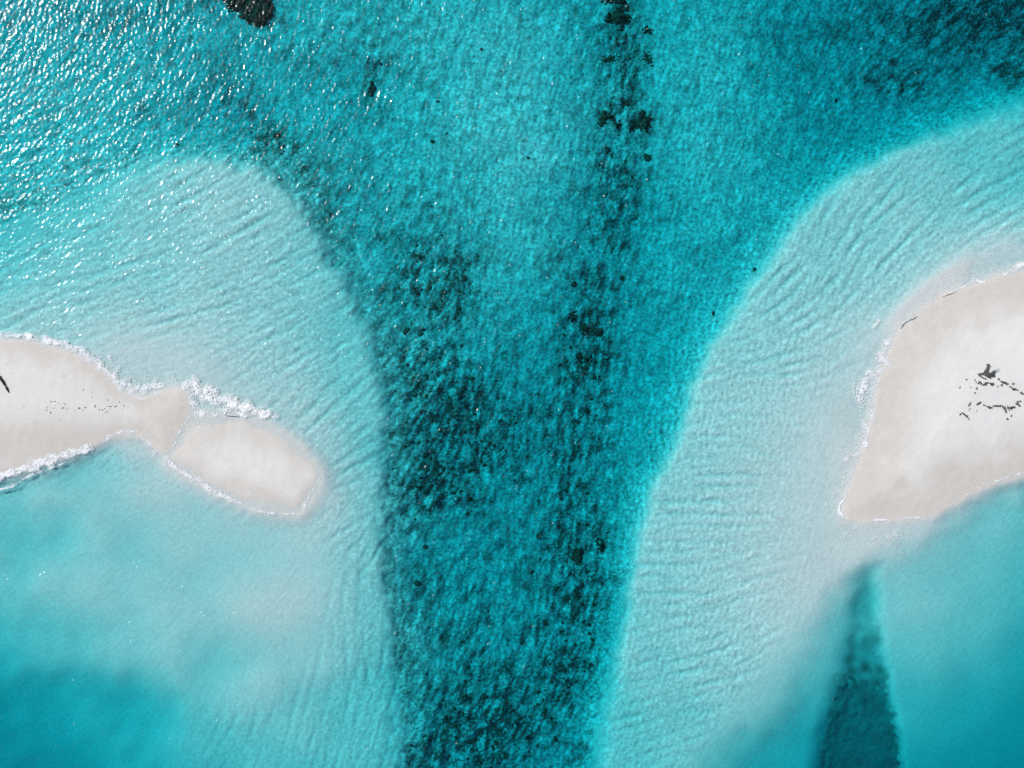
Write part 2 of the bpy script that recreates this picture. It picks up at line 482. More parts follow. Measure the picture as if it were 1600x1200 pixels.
def make_water():
    m, t = new_mat("lagoon_water")
    g = NT(t)
    # rays cross the surface unbent, so the underside must not reflect them totally
    back = g.n('ShaderNodeNewGeometry').outputs['Backfacing']
    ior = g.math('MULTIPLY_ADD', back, 0.75 - 1.333)
    t.nodes[-1].inputs[2].default_value = 1.333
    fr = g.n('ShaderNodeFresnel')
    g.l(ior, fr.inputs['IOR'])
    tr = g.n('ShaderNodeBsdfTransparent')
    gl = g.n('ShaderNodeBsdfGlossy', Roughness=0.21)
    mx_ = g.n('ShaderNodeMixShader')
    g.l(fr.outputs[0], mx_.inputs[0])
    g.l(tr.outputs[0], mx_.inputs[1])
    g.l(gl.outputs[0], mx_.inputs[2])
    va = g.n('ShaderNodeVolumeAbsorption')
    a = WATER_ABS
    va.inputs['Color'].default_value = (0.0, 1 - a[1] / a[0], 1 - a[2] / a[0], 1)
    va.inputs['Density'].default_value = a[0]
    o = g.n('ShaderNodeOutputMaterial')
    g.l(mx_.outputs[0], o.inputs[0])
    g.l(va.outputs[0], o.inputs['Volume'])
    return m

WATER_ABS = (0.49, 0.0585, 0.0450)       # absorption per metre of clear lagoon water, red green blue

def make_simple(name, c1, c2, scale, rough=0.85, bump=0.4, dist=0.05):
    m, t = new_mat(name)
    g = NT(t)
    pos = g.n('ShaderNodeNewGeometry').outputs['Position']
    f = g.noise(pos, scale, 5, 0.6)
    fc = g.math('MULTIPLY_ADD', f, 2.4)
    t.nodes[-1].inputs[2].default_value = -0.7
    t.nodes[-1].use_clamp = True
    c = g.mix(fc, c1, c2)
    bs = g.n('ShaderNodeBsdfPrincipled', Roughness=rough)
    bs.inputs['Specular IOR Level'].default_value = 0.2
    g.l(c, bs.inputs['Base Color'])
    b = g.n('ShaderNodeBump', Strength=bump, Distance=dist)
    g.l(f, b.inputs['Height'])
    g.l(b.outputs[0], bs.inputs['Normal'])
    o = g.n('ShaderNodeOutputMaterial')
    g.l(bs.outputs[0], o.inputs[0])
    return m

M_sand = make_sand()
M_water = make_water()
M_coral = make_simple("dark_coral", (0.014, 0.020, 0.016), (0.075, 0.085, 0.055), 0.9)
M_grass = make_simple("seagrass", (0.100, 0.150, 0.155), (0.21, 0.275, 0.28), 0.22, bump=0.05)
M_wood = make_simple("driftwood", (0.055, 0.058, 0.052), (0.19, 0.185, 0.165), 3.0)
M_wood_dark = make_simple("dark_driftwood", (0.012, 0.016, 0.018), (0.04, 0.045, 0.045), 4.0)
M_weed = make_simple("dried_seaweed", (0.035, 0.034, 0.028), (0.15, 0.14, 0.115), 5.0)

def make_foam():
    m, t = new_mat("sea_foam")
    g = NT(t)
    pos = g.n('ShaderNodeNewGeometry').outputs['Position']
    d = g.n('ShaderNodeAttribute', attribute_name='dens').outputs['Fac']
    f = g.noise(pos, 3.4, 4, 0.78)
    al = g.math('ADD', d, g.math('MULTIPLY_ADD', f, 1.7))
    for nd in t.nodes:
        if nd.type == 'MATH' and nd.operation == 'MULTIPLY_ADD':
            nd.inputs[2].default_value = -0.83
    al = g.math('MULTIPLY', al, 1.15, clamp=True)
    df = g.n('ShaderNodeBsdfPrincipled', Roughness=0.7)
    df.inputs['Base Color'].default_value = (0.84, 0.85, 0.85, 1)
    b = g.n('ShaderNodeBump', Strength=0.35, Distance=0.06)
    g.l(f, b.inputs['Height'])
    g.l(b.outputs[0], df.inputs['Normal'])
    tr = g.n('ShaderNodeBsdfTransparent')
    mxs = g.n('ShaderNodeMixShader')
    g.l(al, mxs.inputs[0])
    g.l(tr.outputs[0], mxs.inputs[1])
    g.l(df.outputs[0], mxs.inputs[2])
    o = g.n('ShaderNodeOutputMaterial')
    g.l(mxs.outputs[0], o.inputs[0])
    return m
M_foam = make_foam()

# ------------------------------------------------------------------ crest directions (degrees, photo right = 0, anticlockwise)
dir_pts = [(30, 60, 50), (200, 60, 60), (60, 250, 32), (250, 180, 50), (400, 100, 66), (600, 100, 72), (800, 100, 76), (1000, 100, 78),
           (1200, 100, 68), (1500, 100, 45), (100, 400, 25), (300, 350, 28), (450, 450, 27), (250, 520, 20), (520, 560, 35), (560, 700, 40),
           (500, 760, 45), (560, 900, 70), (700, 400, 74), (900, 400, 80), (1100, 400, 78), (700, 700, 75), (900, 700, 82), (700, 1050, 65),
           (900, 1050, 70), (1300, 300, 62), (1500, 250, 36), (1580, 300, 32), (1350, 430, 55), (1200, 560, 72), (1150, 750, 80),
           (1050, 950, 75), (100, 850, 35), (200, 1050, 40), (400, 1100, 70), (1450, 1000, 50), (1250, 600, 75)]
ripple_pts = [(100, 400, 22), (300, 350, 24), (450, 450, 25), (400, 560, 28), (250, 520, 18), (520, 560, 30), (560, 700, 28), (500, 700, 50),
              (530, 800, 12), (560, 900, 80), (560, 1050, 84), (400, 1100, 70), (1200, 650, -4), (1150, 560, 10), (1250, 500, 30), (1150, 750, -6), (1250, 760, -8),
              (1050, 800, 2), (1200, 850, 8), (1100, 950, 10), (1200, 960, 22), (1000, 1050, 6), (1100, 1080, 16), (1300, 350, 58), (1400, 330, 48),
              (1500, 260, 34), (1580, 310, 26), (1350, 450, 50), (700, 600, 78), (900, 600, 80), (700, 100, 74), (1100, 250, 76)]
TH_wave = rbf(dir_pts, MX, MY, 60)
TH_rip = rbf(ripple_pts, MX, MY, 60)

# ------------------------------------------------------------------ seabed and sandbanks: one continuous sheet of sand
BED = 0.24
GX, ex, nxi = axis(93.0, BED)
GY, ey, nyi = axis(71.0, BED)
X, Y = np.meshgrid(GX, GY)
px, py, Z = at_surface(base_z, X, Y)
inn = (slice(ey, ey + nyi), slice(ex, ex + nxi))
shp = (nyi, nxi)
far = np.maximum(np.maximum(np.abs(X) - 93, np.abs(Y) - 71), 0)
v_flat = sample(kF * (1 - kP), px, py)[inn]
v_chan = 1 - sample(np.maximum(kF, 0), px, py)[inn]
v_reef = sample(reef, px, py)[inn]
v_grass = sample(grass, px, py)[inn]
v_land = smooth(-0.25, 0.02, Z[inn])
v_depth = -Z[inn]
th = np.radians(sample(TH_rip, px, py)[inn])
# calm bays have smooth beds; open flats are rippled
calm_map = np.clip(gauss(170, 900, 260, 170) + gauss(420, 920, 90, 110) + gauss(40, 1120, 230, 150), 0, 1)
v_calm = sample(calm_map, px, py)[inn]
rip_amt = v_flat * (1 - v_calm) * sample((1 - bay) * (1 - smooth(-70, -15, sP)), px, py)[inn] * smooth(0.15, 0.7, v_depth) * (1 - v_land)
rip = oriented(shp, BED, th, 1.95, 8.5, 21)
rip_f = oriented(shp, BED, th + 0.25, 1.05, 3.0, 22)
patch = 0.65 + 0.5 * smooth(-0.9, 1.2, band_noise(shp, BED, 6, 22, 23))
dz = rip_amt * patch * (0.042 * rip - 0.10 * smooth(0.2, 1.8, -rip) + 0.016 * rip_f)
dz += rip_amt * 0.014 * band_noise(shp, BED, 0.6, 1.3, 24)
tw = np.radians(sample(TH_wave, px, py)[inn])
rub1 = oriented(shp, BED, tw, 1.5, 2.2, 31)
rub2 = band_noise(shp, BED, 0.6, 1.6, 32)
rub3 = band_noise(shp, BED, 2.5, 9, 33)
dz += v_chan * (0.035 * rub1 + 0.055 * rub2 + 0.16 * rub3) * (0.55 + 0.8 * v_reef)
dz += v_grass * (0.015 * rub2 + 0.04 * rub3)
dz += (1 - v_land) * 0.06 * band_noise(shp, BED, 8, 30, 34) * smooth(0.3, 1.5, v_depth)
dz += v_land * (0.006 * band_noise(shp, BED, 1.5, 8, 35) + 0.002 * band_noise(shp, BED, 0.5, 1.2, 36))
Z[inn] += dz
Z += -2.0 * smooth(0, 60, far)
# algae and rubble turf on the channel floor
v_crisp = sample(crisp, px, py)[inn]
m_fine = 0.75 * band_noise(shp, BED, 0.5, 1.2, 41) + 0.5 * oriented(shp, BED, tw, 1.3, 2.2, 42)
m_mid = band_noise(shp, BED, 2.0, 7, 43)
m_big = band_noise(shp, BED, 7, 25, 44)
mott = 0.8 * m_fine + 0.45 * m_mid + 0.25 * m_big
v_ledge = sample(np.exp(-(np.clip(-sL, 0, None) / 50) ** 2) * smooth(200, 300, MY), px, py)[inn]
v_pale = sample(np.clip(gauss(810, 230, 85, 260) + 0.8 * gauss(1110, 200, 80, 180) + 0.6 * gauss(640, 60, 120, 90) + 0.6 * gauss(120, 200, 160, 120), 0, 1), px, py)[inn]
cov = np.clip(0.11 + 0.20 * v_ledge - 0.10 * v_pale + 0.045 * m_big + 0.035 * m_mid, 0.01, 0.5)
cov = cov + (0.86 - cov) * np.clip(0.86 * v_reef, 0, 1) ** 1.25
alg = np.clip(cov + (0.14 + 0.42 * np.sqrt(v_reef)) * np.clip(mott, -1.8, 1.8) * np.sqrt(np.clip(cov, 0, 1)), 0.0, 0.94)
alg *= v_crisp
alg = np.maximum(alg, v_grass * np.clip(0.62 + 0.12 * m_mid, 0.3, 0.9))
ALG = np.zeros_like(Z)
# bed tone mottled paler and greyer to imitate light focused by the waves
CAUSTIC_TONE = np.ones_like(Z)
CAUSTIC_GRAIN = np.full_like(Z, 0.12)
CAUSTIC_GRAIN[inn] = 0.12 + (1 - v_land) * (0.22 + 0.7 * rip_amt + 2.1 * v_crisp)  # faint sand grain on land, imitated caustics under water
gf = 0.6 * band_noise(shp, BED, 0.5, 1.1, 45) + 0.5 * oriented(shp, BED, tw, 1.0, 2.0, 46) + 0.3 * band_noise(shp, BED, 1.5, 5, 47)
CAUSTIC_TONE[inn] = 1 + (1 - v_land) * np.clip(gf, -2, 2) * (0.035 + 0.09 * rip_amt + 0.17 * v_crisp)
ALG[inn] = alg
WET = sample(wet, px, py)
SOAK = 1 - smooth(-0.12, 0.06, Z)

centre_x = 0.25 * (X[:-1, :-1] + X[1:, 1:] + X[:-1, 1:] + X[1:, :-1])
centre_y = 0.25 * (Y[:-1, :-1] + Y[1:, 1:] + Y[:-1, 1:] + Y[1:, :-1])
cpx, cpy = to_px(centre_x, centre_y, 0.0)
s_left = sample(np.maximum(sI1, sI2), cpx, cpy)
s_right = sample(sI3, cpx, cpy)
reg_l = (s_left > -4) & (np.abs(centre_x) < 93)
reg_r = (s_right > -4) & (np.abs(centre_x) < 93) & ~reg_l
def sheet(name, keep, label):
    me, used = grid_mesh(name, GX, GY, Z, keep)
    attr(me, 'algae', ALG.reshape(-1)[used])
    attr(me, 'wet', WET.reshape(-1)[used])
    attr(me, 'caustic_tone', CAUSTIC_TONE.reshape(-1)[used])
    attr(me, 'caustic_grain', CAUSTIC_GRAIN.reshape(-1)[used])
    attr(me, 'soaked', SOAK.reshape(-1)[used])
    link(name, me, M_sand, kind='structure', label=label)
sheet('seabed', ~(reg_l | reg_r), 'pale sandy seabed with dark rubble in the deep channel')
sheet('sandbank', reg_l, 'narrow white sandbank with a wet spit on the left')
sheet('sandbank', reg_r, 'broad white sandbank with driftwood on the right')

def bed_sample(G, x, y):
    x = np.asarray(x, float)
    y = np.asarray(y, float)
    u = np.clip((x + 93) / (186 / (nxi - 1)), 0, nxi - 1.001)
    v = np.clip((y + 71) / (142 / (nyi - 1)), 0, nyi - 1.001)
    i, j = np.floor(u).astype(int), np.floor(v).astype(int)
    a, b = u - i, v - j
    return G[j, i] * (1 - a) * (1 - b) + G[j, i + 1] * a * (1 - b) + G[j + 1, i] * (1 - a) * b + G[j + 1, i + 1] * a * b

ZI = Z[inn].copy()
def ground_z(x, y):
    return bed_sample(ZI, x, y)

def drop(pxx, pyy):
    """world point on the ground seen at a photo pixel"""
    z = 0.0
    for _ in range(4):
        x, y = P(pxx, pyy, z)
        z = float(ground_z(x, y))
    return x, y, z

# ------------------------------------------------------------------ water body
WV = 0.17
WX, wex, wnx = axis(88.0, WV)
WY, wey, wny = axis(67.0, WV)
X2, Y2 = np.meshgrid(WX, WY)
wpx, wpy = to_px(X2, Y2, 0.0)
wi = (slice(wey, wey + wny), slice(wex, wex + wnx))
wsh = (wny, wnx)
wth = np.radians(sample(TH_wave, wpx, wpy)[wi])
amp_pts = [(50, 50, 1.1), (50, 250, 1.1), (50, 450, .95), (300, 100, 1.1), (300, 400, .9), (600, 100, .95), (600, 400, .95), (900, 100, .85), (900, 400, .85),
           (1200, 100, .7), (1500, 100, .75), (1500, 260, .8), (1300, 400, .65), (1150, 700, .6), (1050, 950, .6), (800, 700, .9), (800, 1050, .9),
           (500, 600, .8), (560, 750, .75), (450, 700, .5), (560, 950, .5), (420, 1100, .5), (500, 1150, .55), (400, 920, .25), (200, 800, .3), (100, 900, .3),
           (150, 1050, .3), (50, 1150, .2), (300, 1150, .4), (1300, 900, .3), (1400, 950, .12), (1550, 900, .12), (1350, 1100, .12), (1550, 1150, .12), (1200, 1050, .4),
           (1320, 700, .25), (1220, 600, .5), (1100, 1150, .45)]
AMP = np.clip(rbf(amp_pts, MX, MY, 40), 0.08, 1.2)
amp = sample(AMP, wpx, wpy)
shore_d = np.clip(-sample(sIs, wpx, wpy), 0, None)
amp = amp * smooth(-6, 40, shore_d)
far2 = np.maximum(np.maximum(np.abs(X2) - 88, np.abs(Y2) - 67), 0)
wz = (0.36 * oriented(wsh, WV, wth, 1.15, 1.4, 51) + 0.28 * oriented(wsh, WV, wth + 0.5, 0.75, 1.4, 52)
      + 0.50 * oriented(wsh, WV, wth - 0.2, 2.3, 1.5, 53) + 0.36 * band_noise(wsh, WV, 0.45, 0.9, 54)
      + 0.26 * oriented(wsh, WV, wth + 1.2, 0.9, 1.3, 56))
gust = 0.75 + 0.5 * smooth(-1.2, 1.2, band_noise(wsh, WV, 9, 40, 55))
W = np.zeros_like(X2)
W[wi] = 0.0275 * wz * amp[wi] * gust
spk = band_noise(wsh, WV, 0.55, 1.0, 57)
clu = smooth(-0.2, 1.6, band_noise(wsh, WV, 2.5, 9, 58))
W[wi] += 0.010 * spk ** 3 * clu * smooth(0.05, 0.3, amp[wi]) * (0.6 + 0.5 * amp[wi]) * smooth(60, 140, shore_d[wi])
W *= 1 - smooth(0, 3, far2)
co_top = np.stack([X2, Y2, W], -1).reshape(-1, 3)
nyw, nxw = X2.shape
idx = np.arange(nxw * nyw).reshape(nyw, nxw)
q = np.stack([idx[:-1, :-1], idx[:-1, 1:], idx[1:, 1:], idx[1:, :-1]], -1).reshape(-1, 4)
ring = np.concatenate([idx[0, :-1], idx[:-1, -1], idx[-1, :0:-1], idx[:0:-1, 0]])
base = nxw * nyw
lowr = co_top[ring].copy()
lowr[:, 2] = -40.0
n = len(ring)
sides = np.stack([ring, base + np.arange(n), base + (np.arange(n) + 1) % n, np.roll(ring, -1)], -1)
mid = base + n
corners = [0, nxw - 1, nxw - 1 + nyw - 1, 2 * (nxw - 1) + nyw - 1]
bottom = np.array([[base + corners[3], base + corners[2], base + corners[1], base + corners[0]]])
# close the underside as a fan of quads so that no gap is left along the rim
cen = np.array([[0, 0, -40.0]])
fan = np.array([[base + (k + 2) % n, base + (k + 1) % n, base + k, mid] for k in range(0, n, 2)])
me = raw_mesh('water', np.vstack([co_top, lowr, cen]), np.vstack([q, sides, fan]))
link('water', me, M_water, kind='structure', label='clear turquoise lagoon water over sand and reef')

# ------------------------------------------------------------------ coral
def lump_mesh(name, seed, sub=2, flat=0.55, rough=0.5):
    import bmesh
    bm = bmesh.new()
    bmesh.ops.create_icosphere(bm, subdivisions=sub, radius=1.0)
    r = random.Random(seed)
    dirs = [Vector((r.gauss(0, 1), r.gauss(0, 1), r.gauss(0, 1))).normalized() for _ in range(7)]
    wts = [r.uniform(-1, 1) for _ in dirs]
    for v in bm.verts:
        d = v.co.normalized()
        k = 1 + rough * sum(w * max(0, d.dot(u)) ** 3 for u, w in zip(dirs, wts)) + r.uniform(-.1, .1) * rough * 2
        v.co = Vector((d.x * k, d.y * k, max(-0.35, d.z * k * flat)))
    me = bpy.data.meshes.new(name)
    bm.to_mesh(me)
    bm.free()
    return me

def mound(name, outline, height, mat, step=0.15, seed=0, **tags):
    """lumpy mound with a traced footprint, standing on the bed"""
    pts = []
    o3 = [drop(*p) for p in outline]
    poly = [(p[0], p[1]) for p in o3]
    xs = np.arange(min(p[0] for p in poly) - step, max(p[0] for p in poly) + step * 1.5, step)
    ys = np.arange(min(p[1] for p in poly) - step, max(p[1] for p in poly) + step * 1.5, step)
    XX, YY = np.meshgrid(xs, ys)
    r = np.random.default_rng(seed)
    XX = XX + r.uniform(-.3, .3, XX.shape) * step
    YY = YY + r.uniform(-.3, .3, XX.shape) * step
    d = sdist(XX, YY, poly) + r.uniform(-.16, .16, XX.shape) + 0.22 * band_noise(XX.shape, step, 0.5, 1.4, seed + 500)
    z = ground_z(XX, YY) - 0.08 + height * (1 - np.exp(-np.clip(d, 0, None) / (0.5 * height))) * r.uniform(.65, 1.25, XX.shape)
    ny, nx = XX.shape
    idx = np.arange(nx * ny).reshape(ny, nx)
    quads = np.stack([idx[:-1, :-1], idx[:-1, 1:], idx[1:, 1:], idx[1:, :-1]], -1)
    ok = np.max(np.stack([d[:-1, :-1], d[:-1, 1:], d[1:, 1:], d[1:, :-1]], -1), -1) > 0
    quads = quads[ok]
    used = np.unique(quads)
    remap = np.full(nx * ny, -1)
    remap[used] = np.arange(len(used))
    co = np.stack([XX, YY, z], -1).reshape(-1, 3)[used]
    me = raw_mesh(name, co, remap[quads], flat=False)
    return link(name, me, mat, **tags)

bommies = [
    ([(345, -25), (347, 0), (355, 8), (357, 17), (375, 18), (374, 27), (385, 33), (400, 41), (410, 40), (418, 32), (425, 25), (429, 15), (424, 0), (425, -25)],
     1.6, 'large black coral patch cut by the top edge above the left flat'),
    ([(943, 173), (947, 172), (950, 177), (957, 178), (960, 183), (964, 189), (969, 193), (970, 202), (964, 199), (959, 192), (955, 186), (948, 188), (945, 195), (939, 199), (933, 197), (936, 187), (938, 178)],
     1.0, 'bent black coral head with a tail, left one of the facing pair'),
    ([(1004, 172), (1008, 176), (1010, 181), (1014, 180), (1022, 186), (1018, 191), (1015, 198), (1008, 206), (1003, 203), (998, 200), (985, 205), (983, 209), (982, 203), (985, 195), (993, 187), (998, 178)],
     1.0, 'ragged black coral head with a pointed tip, right one of the facing pair'),
    ([(945, 28), (949, 18), (955, 24), (960, 14), (970, 8), (978, 20), (985, 27), (984, 38), (975, 33), (968, 41), (958, 36), (948, 36)],
     0.9, 'ragged dark coral patch near the top edge above the facing pair'),
    ([(940, -20), (942, 2), (950, 6), (958, 3), (968, 9), (978, 4), (980, -20)], 0.8, 'dark coral patch cut by the top edge above the ragged patch'),
    ([(577, 128), (583, 126), (585, 138), (584, 150), (578, 151), (575, 142)], 0.7, 'lone upright dark coral head in the pale upper channel'),
    ([(907, 507), (914, 505), (920, 512), (919, 522), (911, 520), (907, 514)], 0.8, 'square black coral head in the right half of the channel'),
    ([(898, 555), (906, 548), (912, 556), (924, 556), (925, 564), (914, 566), (905, 561)], 0.6, 'low black coral cluster just below the square coral head'),
    ([(889, 488), (898, 486), (902, 495), (896, 503), (889, 498)], 0.5, 'dim round coral head just above and left of the square one'),
    ([(427, 205), (434, 207), (438, 214), (434, 217), (428, 212)], 0.5, 'small black coral head in the dark band above the left flat'),
    ([(1005, 85), (1012, 82), (1017, 92), (1019, 102), (1012, 99), (1006, 92)], 0.4, 'dim narrow coral head below the top edge right of the ragged patch'),
    ([(943, 90), (952, 86), (963, 88), (962, 95), (952, 97), (944, 96)], 0.4, 'dim flat coral patch midway between ragged patch and facing pair'),
    ([(1004, 45), (1010, 41), (1018, 46), (1020, 54), (1012, 52), (1005, 51)], 0.5, 'small dark coral patch right of the ragged patch'),
    ([(895, 862), (905, 852), (912, 864), (909, 880), (900, 884), (893, 874)], 0.7, 'dark coral head low in the right half of the channel'),
    ([(931, 846), (940, 842), (946, 852), (943, 866), (934, 862)], 0.7, 'dark coral head close to the right edge of the channel floor'),
]
for i, (ol, h, lab) in enumerate(bommies):
    mound('coral_outcrop', ol, h, M_coral, seed=60 + i, label=lab, category='coral', group='coral heads on the channel bed')

# scattered coral lumps: the 300 largest one by one, the rest as one mass
variants = [lump_mesh('coral_lump', 100 + k) for k in range(8)]
for v_ in variants:
    v_.materials.append(M_coral)
pts = []
cand = rng.uniform((320, -10), (1040, 1210), (60000, 2))
rv = sample(reef, cand[:, 0], cand[:, 1])
kk = (H + 5.5) / H
ca = bed_sample(alg, (cand[:, 0] - 800) * S * kk, (600 - cand[:, 1]) * S * kk)
pr = np.clip(rv - 0.06, 0, 1) * smooth(0.5, 0.9, ca)
ok = rng.uniform(0, 1, len(cand)) < pr * 0.6
cand = cand[ok]
size = np.exp(rng.normal(math.log(0.15), 0.40, len(cand)))
size = np.clip(size, 0.08, 0.42)
order = np.argsort(-size)
cand, size = cand[order], size[order]
extra = [(825, 247, .35), (676, 222, .3), (684, 159, .25), (698, 208, .25), (752, 77, .25), (948, 233, .5), (277, 226, .35), (430, 212, .4),
         (935, 517, .6), (1012, 245, .5), (635, 518, .5), (664, 855, .55), (651, 911, .5), (985, 190, .3), (1115, 490, .4), (1306, 157, .4), (1180, 421, .3)]
n_ind = 300 - len(extra)
inst = [(*e[:2], e[2]) for e in extra] + [(c[0], c[1], s_) for c, s_ in zip(cand[:n_ind], size[:n_ind])]
rr = random.Random(9)
def lump_label(a, b):
    if a < 600 and b < 350:
        return 'small dark coral lump in the diagonal dark band above the left flat'
    if b < 260 and a > 880:
        return 'small dark coral lump in the dark band near the top right of centre'
    if a > 865 and b < 620:
        return 'small dark coral lump halfway down the dark band right of centre'
    if a > 855 and b < 960:
        return 'small dark coral lump in the lower dark band beside the right bank'
    if b > 860:
        return 'small dark coral lump near the bottom end of the deep channel'
    if b > 560:
        return 'small dark coral lump in the big dark patch level with the spit'
    return 'small dark coral lump in the upper dark patch left of centre'
for (a, b, s_) in inst:
    x, y, z = drop(a, b)
    o = link('coral_lump', variants[rr.randrange(8)], None, label=lump_label(a, b), category='coral',
             group='coral lumps scattered over the channel')
    o.location = (x, y, z + 0.05 * s_)
    o.rotation_euler = (0, 0, rr.uniform(0, 6.28))
    o.scale = (s_ * rr.uniform(.7, 1.35), s_ * rr.uniform(.7, 1.35), s_ * rr.uniform(.7, 1.2))
small = [lump_mesh('rubble_base', 200 + k, sub=1) for k in range(5)]
sm = []
for me_ in small:
    c_ = np.empty(len(me_.vertices) * 3, np.float32)
    me_.vertices.foreach_get('co', c_)
    f_ = np.empty(len(me_.polygons) * 3, np.int32)
    me_.loops.foreach_get('vertex_index', f_)
    sm.append((c_.reshape(-1, 3), f_.reshape(-1, 3)))
    bpy.data.meshes.remove(me_)
rest, rs = cand[n_ind:n_ind + 3000], size[n_ind:n_ind + 3000]
cs, fs, off = [], [], 0
for (a, b), s_ in zip(rest, rs):
    x, y, z = drop(a, b)
    c_, f_ = sm[rr.randrange(5)]
    t_ = rr.uniform(0, 6.28)
    ct, st = math.cos(t_), math.sin(t_)
    sx_, sy_ = s_ * rr.uniform(.7, 1.5), s_ * rr.uniform(.6, 1.2)
    u, v = c_[:, 0] * sx_, c_[:, 1] * sy_
    cs.append(np.stack([x + u * ct - v * st, y + u * st + v * ct, z + c_[:, 2] * s_ + 0.04 * s_], -1))
    fs.append(f_ + off)
    off += len(c_)
link('coral_rubble', raw_mesh('coral_rubble', np.vstack(cs), np.vstack(fs)), M_coral, kind='stuff',
     label='fine dark coral rubble strewn over the channel floor', category='coral rubble')

# seagrass bed in the trench at the lower right: lumpy mat with a ragged edge
gx = np.arange(46, 68, 0.22)
gy = np.arange(-68, -36, 0.22)
GXX, GYY = np.meshgrid(gx, gy)
r = np.random.default_rng(91)
gpx, gpy, gz = at_surface(base_z, GXX, GYY)
gz = ground_z(GXX, GYY)
gpx, gpy = to_px(GXX, GYY, gz)
ragged = band_noise(GXX.shape, 0.22, 1.4, 6, 92)
ragged2 = band_noise(GXX.shape, 0.22, 0.6, 1.6, 93)
gd = sample(sT, gpx, gpy)
dens_g = smooth(-3, 14, gd + 2.0 * ragged + 0.8 * ragged2) * smooth(1030, 1150, gpy + 8 * ragged)
hh = 0.32 * dens_g + 0.03 * ragged * dens_g + 0.03 * ragged2 * dens_g - 0.07
keepv = dens_g > 0.16
idx = np.arange(GXX.size).reshape(GXX.shape)
qd = np.stack([idx[:-1, :-1], idx[:-1, 1:], idx[1:, 1:], idx[1:, :-1]], -1)
kq = keepv[:-1, :-1] & keepv[1:, 1:] & keepv[:-1, 1:] & keepv[1:, :-1]
qd = qd[kq]
us = np.unique(qd)
rm = np.full(GXX.size, -1)
rm[us] = np.arange(len(us))
co = np.stack([GXX, GYY, gz + hh], -1).reshape(-1, 3)[us]
link('seagrass_bed', raw_mesh('seagrass_bed', co, rm[qd]), M_grass, kind='stuff', label='dark seagrass filling the narrow trench below the right sandbank', category='seagrass')

# ------------------------------------------------------------------ surf foam
FN = 1024
fdx = 0.1
fn1 = band_noise((FN, FN), fdx, 0.5, 1.6, 71)
fn2 = band_noise((FN, FN), fdx, 1.5, 5.0, 72)
fn3 = band_noise((FN, FN), fdx, 0.25, 0.6, 73)
lace = 1 - np.abs(fn1) * 1.3
def fnoise(m, x, y):
    return m[np.mod((y / fdx).astype(int), FN), np.mod((x / fdx).astype(int), FN)]

def foam(line, widths, dens, label, height=0.10, lacy=0.8, skew=0.0):
    """surf along a traced line; widths are half widths in photo pixels at the ends/points"""
    l = np.array(line, float)
    w = np.interp(np.linspace(0, 1, len(l)), np.linspace(0, 1, len(widths)), widths)
    c = spline(np.column_stack([l, w]), 1.0)
    tang = np.gradient(c[:, :2], axis=0)
    tang /= np.linalg.norm(tang, axis=1)[:, None] + 1e-9
    nor = np.column_stack([-tang[:, 1], tang[:, 0]])
    nv = max(7, int(max(widths) * 3) | 1)
    vv = np.linspace(-1.5, 1.5, nv)
    wide = c[:, 2] * (1 + 0.25 * np.sin(np.arange(len(c)) * 0.21 + len(c)) + 0.15 * np.sin(np.arange(len(c)) * 0.083))
    PX = c[:, 0][:, None] + nor[:, 0][:, None] * vv[None] * wide[:, None]
    PY = c[:, 1][:, None] + nor[:, 1][:, None] * vv[None] * wide[:, None]
    x, y = P(PX, PY, 0.0)
    g = ground_z(x, y)
    u = np.linspace(0, 1, len(c))[:, None]
    tip = smooth(0, 0.06, u) * (1 - smooth(0.94, 1.0, u))
    prof = 1 - np.abs(vv[None] - skew) ** 2.0 / (1 + abs(skew)) ** 2
    a1, a2, a3 = fnoise(fn1, x, y), fnoise(fn2, x, y), fnoise(fn3, x, y)
    la = 1 - 1.5 * np.abs(a1)
    run = 0.95 + 0.18 * np.sin(np.arange(len(c)) * 0.13 + dens * 9)[:, None] + 0.14 * np.sin(np.arange(len(c)) * 0.37 + len(c))[:, None]
    thin = 1.0 if max(widths) > 3.6 else run
    D = 1.15 * thin * dens * np.clip(prof, -0.6, 1) * (0.4 + 0.6 * tip) + 0.15 * a2 + lacy * 0.22 * la + 0.05 * a3 - 0.22
    z = np.maximum(g, 0.0) + 0.014 + 0.45 * height * np.clip(D, 0, 1.2) * (1 + 0.12 * a3 + 0.3 * a1).clip(0.2, 2)
    ok = D > -0.45
    qn = np.arange(PX.size).reshape(PX.shape)
    qd = np.stack([qn[:-1, :-1], qn[1:, :-1], qn[1:, 1:], qn[:-1, 1:]], -1)
    k = ok[:-1, :-1] | ok[1:, :-1] | ok[1:, 1:] | ok[:-1, 1:]
    qd = qd[k]
    us = np.unique(qd)
    rm = np.full(PX.size, -1)
    rm[us] = np.arange(len(us))
    co = np.stack([x, y, z], -1).reshape(-1, 3)[us]
    me = raw_mesh('surf_foam', co, rm[qd])
    attr(me, 'dens', np.clip(D, -0.8, 1).reshape(-1)[us])
    return link('surf_foam', me, M_foam, label=label, category='foam', group='surf foam along the sandbanks')

